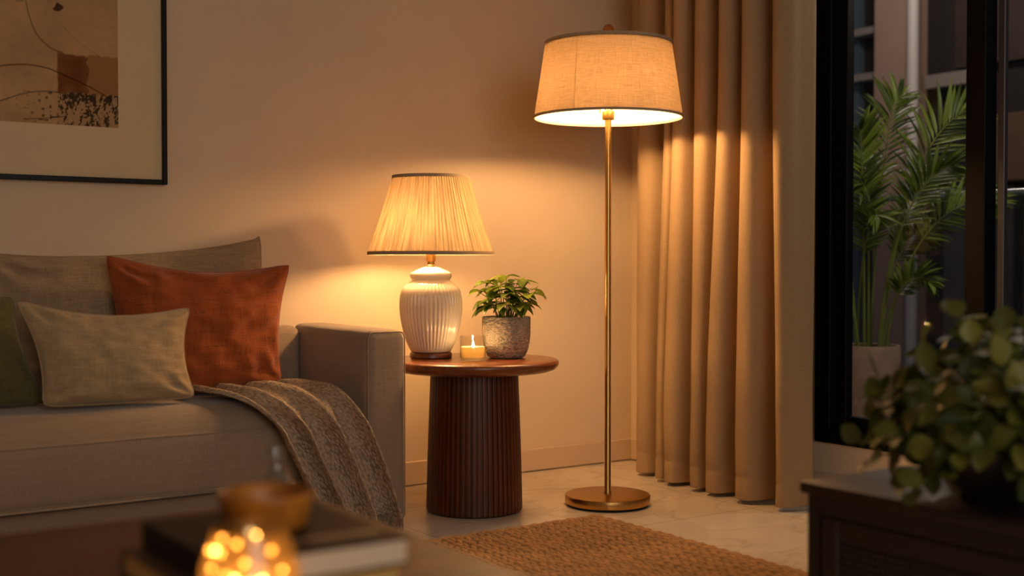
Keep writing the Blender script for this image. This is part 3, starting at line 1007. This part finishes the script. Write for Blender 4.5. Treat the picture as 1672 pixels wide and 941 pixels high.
# ================================================================== SMALL PLANT
PC = (2.528, 3.715)
pp_ = thing('potted_plant', (PC[0], PC[1], TZ), 'small leafy green plant in a hammered grey-beige pot on the side table', 'plant')
m = M('hammered_stoneware')
vo = m.add('ShaderNodeTexVoronoi', feature='SMOOTH_F1')
vo.inputs['Scale'].default_value = 1.0
m.link(m.coords((85, 85, 150)), vo.inputs['Vector'])
h = m.math('ADD', m.math('MULTIPLY', vo.outputs['Distance'], 0.7), m.math('MULTIPLY', m.noise((70, 70, 70), detail=3, dist=1.5), 0.5))
cc = lin('b8a48c')
m.base(m.ramp(h, [(0.3, mul(cc, 0.8)), (0.75, mul(cc, 1.1))]), 0.75, 0, 0.3)
m.normal(m.bump(h, 1.0, 0.013))
Geo().lathe([(0, 0.001), (0.058, 0.001), (0.068, 0.006), (0.078, 0.025), (0.0855, 0.055), (0.0885, 0.09), (0.0890, 0.150), (0.0865, 0.1525), (0.0835, 0.150), (0.083, 0.13)], (*PC, TZ), 96).obj('pot', m.m, pp_, angle=60)
Geo().lathe([(0.0832, 0.132), (0.05, 0.137), (0, 0.138)], (*PC, TZ), 32).obj('soil', bpy.data.materials['dark_soil'], pp_)
random.seed(11)
sg, lg = Geo(), Geo()
tips = [(-0.105, 0.245, .0), (-0.075, 0.275, -.03), (-0.04, 0.285, .03), (0.0, 0.300, -.02), (0.045, 0.285, .02), (0.075, 0.280, -.03),
        (0.115, 0.250, .0), (0.10, 0.235, -.05), (-0.06, 0.215, -.06), (0.01, 0.235, -.075), (0.05, 0.225, -.06), (-0.085, 0.205, -.03), (-0.02, 0.26, -.05), (0.03, 0.27, .05), (-0.07, 0.25, .05), (-0.05, 0.195, -.07), (0.0, 0.205, -.085), (0.06, 0.20, -.065), (-0.08, 0.19, -.045), (0.085, 0.205, -.03), (0.02, 0.245, -.03)]
for sx, hz, dz in tips:
    p0 = Vector((PC[0], PC[1], TZ + 0.135)) + Rv * sx * 0.28 + Fv * dz * 0.35
    p1 = Vector((PC[0], PC[1], TZ + hz)) + Rv * sx + Fv * dz
    mid = p0.lerp(p1, 0.55) + Vector((0, 0, 0.018)) - Rv * sx * 0.12
    sg.tube([p0, p0.lerp(mid, .5) + Vector((0, 0, .004)), mid, p1], [.0022, .002, .0018, .0014], 5)
    base_d = Rv * sx + Fv * dz
    for k in range(4):
        a = 2 * PI * k / 4 + random.random() * 1.2
        d = Rv * math.cos(a) + Fv * math.sin(a) * 0.8 + Vector((0, 0, random.uniform(-0.2, 0.25)))
        if base_d.length > 0.02:
            d += base_d.normalized() * 0.7
        q = p1 if k < 3 else mid.lerp(p1, 0.35)
        q = q - base_d * 0.16
        lg.leaf(q, d, Vector((0, 0, 1)) - base_d * 2, random.uniform(0.052, 0.072), random.uniform(0.036, 0.046), random.uniform(.2, .6), .16, random.random(), 0.82, 7)
sg.obj('stems', plain('green_stem', '6f7b33', 0.6), pp_)
lg.obj('foliage', leafy('basil_leaf', '3c5216', '8d9c36', 0.42, 0.3), pp_, angle=80)

# ================================================================== FLOOR LAMP
FC = (2.858, 3.532)
fl = thing('floor_lamp', (FC[0], FC[1], 0), 'tall brass floor lamp with a tapered linen drum shade, lit', 'lamp')
def brass():
    m = M('brushed_brass')
    f = m.noise((400, 400, 12), detail=2)
    m.base(m.ramp(f, [(0.3, lin('ad8346')), (0.7, lin('c29a5c'))]), 0.30, 1.0, 0.5)
    return m.m
m_fb = brass()
Geo().lathe([(0, 0.006), (0.150, 0.006), (0.157, 0.009), (0.158, 0.014), (0.158, 0.034), (0.1555, 0.0385), (0.150, 0.040), (0.03, 0.0405), (0, 0.0405)], (*FC, 0), 128).obj('base', m_fb, fl, angle=35)
Geo().lathe([(0, 0), (0.150, 0), (0.150, 0.007), (0, 0.007)], (*FC, 0), 64).obj('foot_pad', plain('black_felt', '0b0908', 0.9), fl)
Geo().lathe([(0.014, 0.0395), (0.014, 0.046), (0.0118, 0.05), (0.0118, 1.44)], (*FC, 0), 32, close=True).obj('pole', m_fb, fl)
Geo().lathe([(0, 1.425), (0.021, 1.425), (0.0225, 1.428), (0.0225, 1.455), (0.014, 1.458), (0.012, 1.475), (0, 1.475)], (*FC, 0), 32).obj('socket', m_fb, fl)
z0, z1, rb, rt = 1.432, 1.706, 0.2735, 0.2325
fs_ = Geo().lathe([(rb + (rt - rb) * k / 10, z0 + (z1 - z0) * k / 10) for k in range(11)], (*FC, 0), 160).obj(
    'lamp_shade', lampshade('linen_shade', 0.38, lin('c4a27a'), (0.135, 0.088, 0.050), 'linen'), fl, angle=180)
band(Geo(), rb, z0 - 0.003, 0.009, (*FC, 0), 128).obj('lower_trim', m_trim, fs_)
band(Geo(), rt, z1 - 0.006, 0.009, (*FC, 0), 128).obj('upper_trim', m_trim, fs_)
spider(FC, z1 - 0.012, rt, m_fb, fs_)
Geo().lathe([(0.02, z1 - 0.016), (rt - 0.003, z1 - 0.016)], (*FC, 0), 64).obj('top_diffuser', m_diff, fs_)
g = Geo()
a0 = math.radians(205)
g.tube([(FC[0] + (rb + .0008) * math.cos(a0), FC[1] + (rb + .0008) * math.sin(a0), z0 + .004), (FC[0] + (rt + .0008) * math.cos(a0 - .03), FC[1] + (rt + .0008) * math.sin(a0 - .03), z1 - .004)], 0.0007, 5)
g.obj('side_seam', bpy.data.materials['linen_shade'], fs_)
Geo().lathe([(0.0035, 1.455), (0.0035, 1.72)], (FC[0], FC[1] + 0.05, 0), 8, close=True).obj('harp', m_fb, fl)
Geo().lathe([(0, 1.692), (0.008, 1.692), (0.008, 1.724), (0.021, 1.730), (0.0232, 1.742), (0.0225, 1.752), (0.018, 1.765), (0.009, 1.774), (0, 1.776)], (*FC, 0), 32).obj('finial', plain('polished_wood_finial', '8a5526', 0.2), fl)
for ox, oy in ((-0.085, -0.045), (0.045, -0.07), (-0.005, 0.085)):
    fbp = Vector((FC[0], FC[1], 0)) + Rv * ox + Fv * oy
    Geo().tube([(FC[0], FC[1], 1.468), (fbp.x, fbp.y, 1.474)], 0.005, 8).obj('bulb_arm', m_fb, fl)
    bulb(fbp, 1.500, fl, FLOOR_BULB * 0.64, 0.030)

# ================================================================== RUG
def rug():
    xa, xb, ya, yb = 0.62, 2.682, 2.16, 3.372
    st = 0.0046
    nx, ny = int((xb - xa) / st), int((yb - ya) / st)
    X, Y = np.meshgrid(np.linspace(xa, xb, nx), np.linspace(ya, yb, ny))
    rng = np.random.default_rng(9)
    row = (xb - X) / 0.022
    # irregular rows
    def vn1(u, n, seed):
        a = np.random.default_rng(seed).random(n + 3)
        i = np.clip(u.astype(int), 0, n + 1); f = u - i
        f = f * f * (3 - 2 * f)
        return a[i] * (1 - f) + a[i + 1] * f
    row = row + (vn1((Y - ya) / 0.09, 20, 1) - .5) * 0.5
    k = np.floor(row).astype(int)
    fr_ = row - k
    rr = rng.random((k.max() + 4,))
    seg = (Y - ya) / 0.042 + rr[k] * 3 + np.where(k % 2 == 0, 1, -1) * (fr_ - .5) * 0.9
    sidx = np.floor(seg).astype(int)
    sf = seg - sidx
    cord = np.sqrt(np.clip(1 - ((fr_ - 0.5) * 2.05) ** 2, 0, 1))
    knot = np.clip(1 - ((sf - .5) * 2.1) ** 4, 0, 1)
    rnd = rng.random((k.max() + 4, sidx.max() + 8))
    rv = rnd[k, sidx + 3]
    Hh = 0.002 + 0.012 * cord * (0.45 + 0.55 * knot) * (0.75 + 0.5 * rv)
    fine = rng.random(X.shape)
    Hh += 0.0016 * (fine - .5)
    # bound edge
    de = np.minimum.reduce([X - xa, xb - X, Y - ya, yb - Y])
    edge = np.clip(1 - np.abs(de - 0.011) / 0.012, 0, 1)
    Hh = np.where(de < 0.023, 0.002 + 0.012 * np.sqrt(edge) + 0.002 * np.sin(Y / .008) * np.sin(X / .008), Hh)
    c = np.array(lin('a9845e'))
    tone = 0.50 + 0.30 * rv + 0.20 * fine * cord + 0.75 * (cord * knot - .5)
    tone = np.where(de < 0.023, 0.85 + 0.2 * fine, tone)
    Cc = c[None, None, :] * np.clip(tone, 0.25, 1.35)[..., None]
    Cc = Cc * np.where((rv > .8)[..., None], np.array([1.03, 0.97, 0.92]), 1.0)
    wob = (vn1((Y - ya) / 0.05, 30, 4) - .5) * 0.008
    Xw = X + np.where(X > xb - 0.15, wob, 0)
    wob2 = (vn1((X - xa) / 0.03, 80, 6) - .5) * 0.016
    Yw = Y + np.where(Y > yb - 0.15, wob2, 0)
    t = Vector(((xa + xb) / 2, (ya + yb) / 2, 0.0))
    V = np.stack([Xw - t.x, Yw - t.y, Hh], -1).reshape(-1, 3)
    idx = np.arange(nx * ny).reshape(ny, nx)
    Fq = np.stack([idx[:-1, :-1], idx[:-1, 1:], idx[1:, 1:], idx[1:, :-1]], -1).reshape(-1, 4)
    # skirt down to the floor
    ring = np.concatenate([idx[0, :], idx[1:, -1], idx[-1, -2::-1], idx[-2:0:-1, 0]])
    low = V[ring].copy(); low[:, 2] = 0.0005
    base = len(V)
    sk = [(int(ring[i]), base + i, base + (i + 1) % len(ring), int(ring[(i + 1) % len(ring)])) for i in range(len(ring))]
    me = bpy.data.meshes.new('jute_rug')
    me.from_pydata(np.concatenate([V, low]).tolist(), [], Fq.tolist() + sk)
    at = me.attributes.new('jute', 'FLOAT_COLOR', 'POINT')
    cf = Cc.reshape(-1, 3)
    cf = np.concatenate([cf, cf[ring]])
    at.data.foreach_set('color', np.concatenate([cf, np.ones((len(cf), 1))], -1).astype(np.float32).ravel())
    me.polygons.foreach_set('use_smooth', [True] * len(me.polygons))
    me.materials.append(attr_colour('braided_jute', 'jute', 0.9, 260))
    o = bpy.data.objects.new('jute_rug', me)
    COL.objects.link(o)
    o.location = t
    tag(o, 'braided brown jute rug lying on the pale floor before the lamps', 'rug')
rug()

# ================================================================== COFFEE TABLE AND WHAT STANDS ON IT
CZ = 0.47
m_ct = wood('dark_oiled_wood', '38190a', '6b371a', (2.5, 24, 24), 0.46, 0.05, 0.0)
ct = thing('coffee_table', (0.33, 1.62, 0), 'dark wooden coffee table in the foreground with books and candle holder', 'table')
Geo().box((-0.35, 1.16, CZ - 0.04), (0.965, 2.045, CZ), 0.005, 3).obj('tabletop', m_ct, ct)
g = Geo()
g.box((-0.28, 1.22, CZ - 0.10), (0.90, 1.245, CZ - 0.04)); g.box((-0.28, 1.955, CZ - 0.10), (0.90, 1.98, CZ - 0.04))
g.box((-0.28, 1.245, CZ - 0.10), (-0.255, 1.955, CZ - 0.04)); g.box((0.875, 1.245, CZ - 0.10), (0.90, 1.955, CZ - 0.04))
g.obj('apron', m_ct, ct, smooth=False)
for lx in (-0.26, 0.83):
    for ly in (1.24, 1.91):
        Geo().box((lx, ly, 0), (lx + 0.055, ly + 0.055, CZ - 0.04), 0.004, 2).obj('leg', m_ct, ct)

def book(name, x0, x1, y0, y1, z0, z1, mcov, mpg, label, spine_left=False):
    b = thing(name, ((x0 + x1) / 2, (y0 + y1) / 2, z0), label, 'book', 'books on the coffee table')
    c = 0.003
    g = Geo()
    g.box((x0, y0, z0), (x1, y1, z0 + c), 0.001, 1)
    g.box((x0, y0, z1 - c), (x1, y1, z1), 0.001, 1)
    if spine_left:
        g.box((x0, y0, z0 + c), (x0 + c, y1, z1 - c))
    else:
        g.box((x0, y1 - c, z0 + c), (x1, y1, z1 - c))
    g.obj('cover', mcov, b, smooth=False)
    Geo().box((x0 + 0.004, y0 + 0.004, z0 + c), (x1 - 0.004, y1 - c, z1 - c)).obj('pages', mpg, b, smooth=False)
    return b
m_pg = plain('page_edges', 'cdb9a0', 0.9, var=0.08, vs=200)
m_pg2 = plain('tan_page_edges', 'cfa55e', 0.85, var=0.08, vs=200)
book('book', 0.508, 0.797, 1.42, 1.69, CZ, CZ + 0.034, plain('brown_cover', '3a2416', 0.5), m_pg2, 'tan-edged brown book lying lowest, directly on the coffee table')
b2 = book('book', 0.536, 0.795, 1.392, 1.688, CZ + 0.034, CZ + 0.070, plain('black_cover', '0d0b0a', 0.5, 0, 0.25), m_pg, 'black book with pale page edges on top, under the amber bowl', True)
Geo().box((0.655, 1.44, CZ + 0.0698), (0.78, 1.462, CZ + 0.0704)).obj('reflection_strip', plain('reflection_tone', '6b5d55', 0.3), b2, smooth=False, label='reflected light painted as a pale stripe on the black cover')  # reflection on the cover, put in as a thin pale strip

BC = (0.663, 1.552)
bz = CZ + 0.070
bw = thing('bowl', (BC[0], BC[1], bz), 'round amber-brown bowl on top of the black book', 'bowl')
mb = M('amber_glaze')
f = mb.noise((20, 20, 20), detail=4)
mb.base(mb.ramp(f, [(0.3, lin('7a4512')), (0.7, lin('b57426'))]), 0.38, 0, 0.4)
bp = [(0, 0.0005), (0.050, 0.0005), (0.054, 0.004), (0.0575, 0.016), (0.062, 0.032), (0.0645, 0.043), (0.0655, 0.048), (0.0635, 0.050), (0.0605, 0.048), (0.058, 0.032), (0.053, 0.016), (0.047, 0.010), (0, 0.009)]
Geo().lathe(bp, (*BC, bz), 64).obj('bowl_body', mb.m, bw, angle=60)

GC = (0.812, 1.86)
gb = thing('bud_vase', (GC[0], GC[1], CZ), 'small clear glass bud vase standing behind the amber bowl', 'vase')
vp = spline([(0.030, 0.001), (0.036, 0.012), (0.0385, 0.034), (0.034, 0.058), (0.020, 0.080), (0.0115, 0.095), (0.0105, 0.108), (0.0145, 0.122), (0.0155, 0.125)], 5)
Geo().lathe([(0, 0.001)] + [tuple(v) for v in vp], (*GC, CZ), 48).obj('vase_glass', clear_glass('bud_glass', (0.86, 0.87, 0.86), 2.6, 0.06, 1.6), gb, angle=80)
Geo().lathe([(0.0140, 0.1225), (0.0165, 0.1245), (0.0158, 0.127), (0.0138, 0.1262), (0.0140, 0.1225)], (*GC, CZ), 32).obj('rim', clear_glass('rim_glass', (0.8, 0.8, 0.78), 2.0, 0.05, 1.6), gb)

def amber_frost():
    m = M('amber_frosted_glass')
    m.n.remove(m.b)
    tr = m.add('ShaderNodeBsdfTransparent'); tr.inputs[0].default_value = (0.95, 0.74, 0.42, 1)
    tl_ = m.add('ShaderNodeBsdfTranslucent'); tl_.inputs[0].default_value = (0.85, 0.55, 0.2, 1)
    gl = m.add('ShaderNodeBsdfGlossy'); gl.inputs['Roughness'].default_value = 0.12
    a = m.add('ShaderNodeMixShader'); a.inputs[0].default_value = 0.35
    m.link(tr.outputs[0], a.inputs[1]); m.link(tl_.outputs[0], a.inputs[2])
    b = m.add('ShaderNodeMixShader'); b.inputs[0].default_value = 0.07
    m.link(a.outputs[0], b.inputs[1]); m.link(gl.outputs[0], b.inputs[2])
    m.link(b.outputs[0], m.out.inputs[0])
    return m.m
VC = (0.541, 1.315)
vt = thing('votive_holder', (VC[0], VC[1], CZ), 'round amber glass votive glowing with small dots of light in the foreground', 'candle holder')
vpr = spline([(0.034, 0.001), (0.044, 0.012), (0.0535, 0.034), (0.0570, 0.056), (0.0555, 0.078), (0.0490, 0.102), (0.0425, 0.120), (0.0415, 0.127)], 5)
Geo().lathe([(0, 0.001)] + [tuple(v) for v in vpr], (*VC, CZ), 64).obj('votive_glass', amber_frost(), vt, angle=80)
Geo().lathe([(0, 0.003), (0.030, 0.003), (0.0345, 0.010), (0.0345, 0.042), (0.030, 0.045), (0, 0.043)], (*VC, CZ), 40).obj('wax', m_wax, vt)
flame(VC, CZ + 0.047, vt, 0.8, emitter('low_flame', (1.0, 0.6, 0.24), 60.0))
m_dot = emitter('bright_dot', (1.0, 0.50, 0.14), 105.0)  # glowing beads added to make the dots of light in the glass
m_dot2 = emitter('dim_dot', (1.0, 0.42, 0.09), 32.0)
wire = []
for k, (dx, dz, big) in enumerate([(-0.026, 0.120, 0), (-0.033, 0.107, 1), (-0.006, 0.117, 0), (0.013, 0.124, 0), (-0.025, 0.106, 0), (-0.046, 0.103, 0),
                                   (0.041, 0.084, 0), (0.023, 0.078, 1), (-0.006, 0.080, 1), (-0.020, 0.081, 0), (0.030, 0.108, 0), (0.004, 0.097, 0), (-0.038, 0.086, 0),
                                   (0.035, 0.062, 1), (-0.030, 0.060, 1), (0.0, 0.058, 1)]):
    r = np.interp(dz, [0.05, 0.08, 0.102, 0.127], [0.053, 0.051, 0.045, 0.038])
    dx = max(-r * .97, min(r * .97, dx))
    e = -math.sqrt(max(0, r * r - dx * dx)) * (0.95 if k % 3 else 0.75)
    p = Vector((VC[0], VC[1], CZ + dz)) + Rv * dx + Fv * e
    wire.append(p)
    Geo().lathe([(0, -.0022), (.0016, -.0014), (.0022, 0), (.0016, .0014), (0, .0022)], p, 8).obj('glow_dot', m_dot if big else m_dot2, vt, angle=180)
Geo().tube([tuple(p) for p in spline([tuple(p) for p in wire], 6)], 0.0004, 4).obj('wire', m_fb, vt)

# ================================================================== CABINET
KZ = 0.45
m_cb = wood('espresso_wood', '150b08', '25140e', (24, 2.5, 24), 0.42, 0.05)
cb = thing('sideboard', (2.08, 1.15, 0), 'low espresso wood sideboard with cane doors at the right foreground', 'cabinet')
kx0, kx1, ky0, ky1 = 1.922, 2.245, 0.45, 1.722
Geo().box((1.909, 0.44, KZ - 0.024), (2.255, 1.734, KZ), 0.004, 2).obj('top', m_cb, cb)
g = Geo()
g.box((kx0 + 0.02, ky0, 0.05), (kx1, ky0 + 0.02, KZ - 0.024)); g.box((kx0 + 0.02, ky1 - 0.02, 0.05), (kx1, ky1, KZ - 0.024))
g.box((kx0 + 0.02, ky0 + 0.02, 0.05), (kx1, ky1 - 0.02, 0.07)); g.box((kx1 - 0.012, ky0 + 0.02, 0.07), (kx1, ky1 - 0.02, KZ - 0.024))
g.box((kx0, ky0, 0.05), (kx0 + 0.02, ky0 + 0.03, KZ - 0.024)); g.box((kx0, ky1 - 0.03, 0.05), (kx0 + 0.02, ky1, KZ - 0.024))
g.box((kx0, ky0 + 0.03, KZ - 0.064), (kx0 + 0.02, ky1 - 0.03, KZ - 0.024)); g.box((kx0, ky0 + 0.03, 0.05), (kx0 + 0.02, ky1 - 0.03, 0.075))
g.obj('carcass', m_cb, cb, smooth=False)
for ly in (ky0 + 0.02, ky1 - 0.055):
    for lx in (kx0 + 0.02, kx1 - 0.055):
        Geo().box((lx, ly, 0), (lx + 0.035, ly + 0.035, 0.052), 0.003, 1).obj('leg', m_cb, cb)
m_cane = plain('dark_cane', '2a1a12', 0.7)
for dk in range(2):
    ya = ky0 + 0.033 + dk * 0.604
    yb = ya + 0.601
    za, zb = 0.079, KZ - 0.068
    g = Geo()
    wd = 0.042
    xq0, xq1 = kx0 + 0.001, kx0 + 0.019
    g.box((xq0, ya, za), (xq1, ya + wd, zb), 0.002, 1); g.box((xq0, yb - wd, za), (xq1, yb, zb), 0.002, 1)
    g.box((xq0, ya + wd, za), (xq1, yb - wd, za + wd), 0.002, 1); g.box((xq0, ya + wd, zb - wd), (xq1, yb - wd, zb), 0.002, 1)
    dr = g.obj('door', m_cb, cb, smooth=False)
    g = Geo()
    y = ya + wd
    k = 0
    while y < yb - wd:
        g.box((kx0 + 0.006, y, za + wd - 0.004), (kx0 + 0.008, y + 0.0055, zb - wd + 0.004)); y += 0.0135
    z = za + wd
    while z < zb - wd:
        g.box((kx0 + 0.0075, ya + wd - 0.004, z), (kx0 + 0.0095, yb - wd + 0.004, z + 0.0055)); z += 0.0135
    g.obj('cane_panel', m_cane, dr, smooth=False)

# leafy plant in a dark bowl on the sideboard
QC = (2.083, 1.405)
qp = thing('bowl_plant', (QC[0], QC[1], KZ), 'bushy round-leaved plant in a dark bowl on the sideboard', 'plant')
Geo().lathe([(0, 0.001), (0.060, 0.001), (0.066, 0.006), (0.085, 0.022), (0.108, 0.050), (0.121, 0.080), (0.126, 0.105), (0.124, 0.109), (0.119, 0.106), (0.115, 0.085)], (*QC, KZ), 72).obj('bowl', plain('dark_stoneware', '221710', 0.45, var=0.2, vs=20), qp)
Geo().lathe([(0.116, 0.087), (0.06, 0.094), (0, 0.096)], (*QC, KZ), 32).obj('soil', bpy.data.materials['dark_soil'], qp)
random.seed(21)
sg, lg = Geo(), Geo()
ctr = Vector((QC[0], QC[1], KZ + 0.10))
for i in range(122):
    a = random.uniform(0, 2 * PI) if i < 92 else math.radians(random.uniform(75, 235))
    el = math.asin(random.uniform(-0.10, 1.0))
    d = Vector((math.cos(a) * math.cos(el), math.sin(a) * math.cos(el), math.sin(el)))
    side = d.dot(Rv)
    reach = random.uniform(0.14, 0.225) * (1.0 + 0.10 * math.cos(el))
    tip = ctr + Vector((d.x * reach * 1.02, d.y * reach * 1.02, d.z * reach * 1.10 + (0.01 if el > 0 else -0.02)))
    if side < -0.3:
        tip -= Vector((0, 0, 0.035 * -side))
    p0 = ctr + Vector((d.x * 0.05, d.y * 0.05, -0.008))
    mid = p0.lerp(tip, 0.5) + Vector((0, 0, 0.02))
    sg.tube([p0, mid, tip], [.0026, .0022, .0016], 5)
    for k in range(6):
        t = 0.5 + 0.5 * k / 5
        q = p0.lerp(mid, t * 2) if t < 0.5 else mid.lerp(tip, (t - .5) * 2)
        an = k * 2.4 + random.random()
        o1 = d.orthogonal().normalized()
        o2 = d.cross(o1)
        ld = (o1 * math.cos(an) + o2 * math.sin(an)) + d * (0.5 if k < 5 else 1.5)
        lg.leaf(q, ld, d + Vector((0, 0, 0.5)), random.uniform(0.046, 0.064), random.uniform(0.038, 0.052), random.uniform(.02, .35), .12, random.random(), 0.95, 6)
sg.obj('stems', plain('plant_stem', '4d5a26', 0.6), qp)
lg.obj('foliage', leafy('round_leaf', '26330c', '6d6f2d', 0.5, 0.2), qp, angle=80)
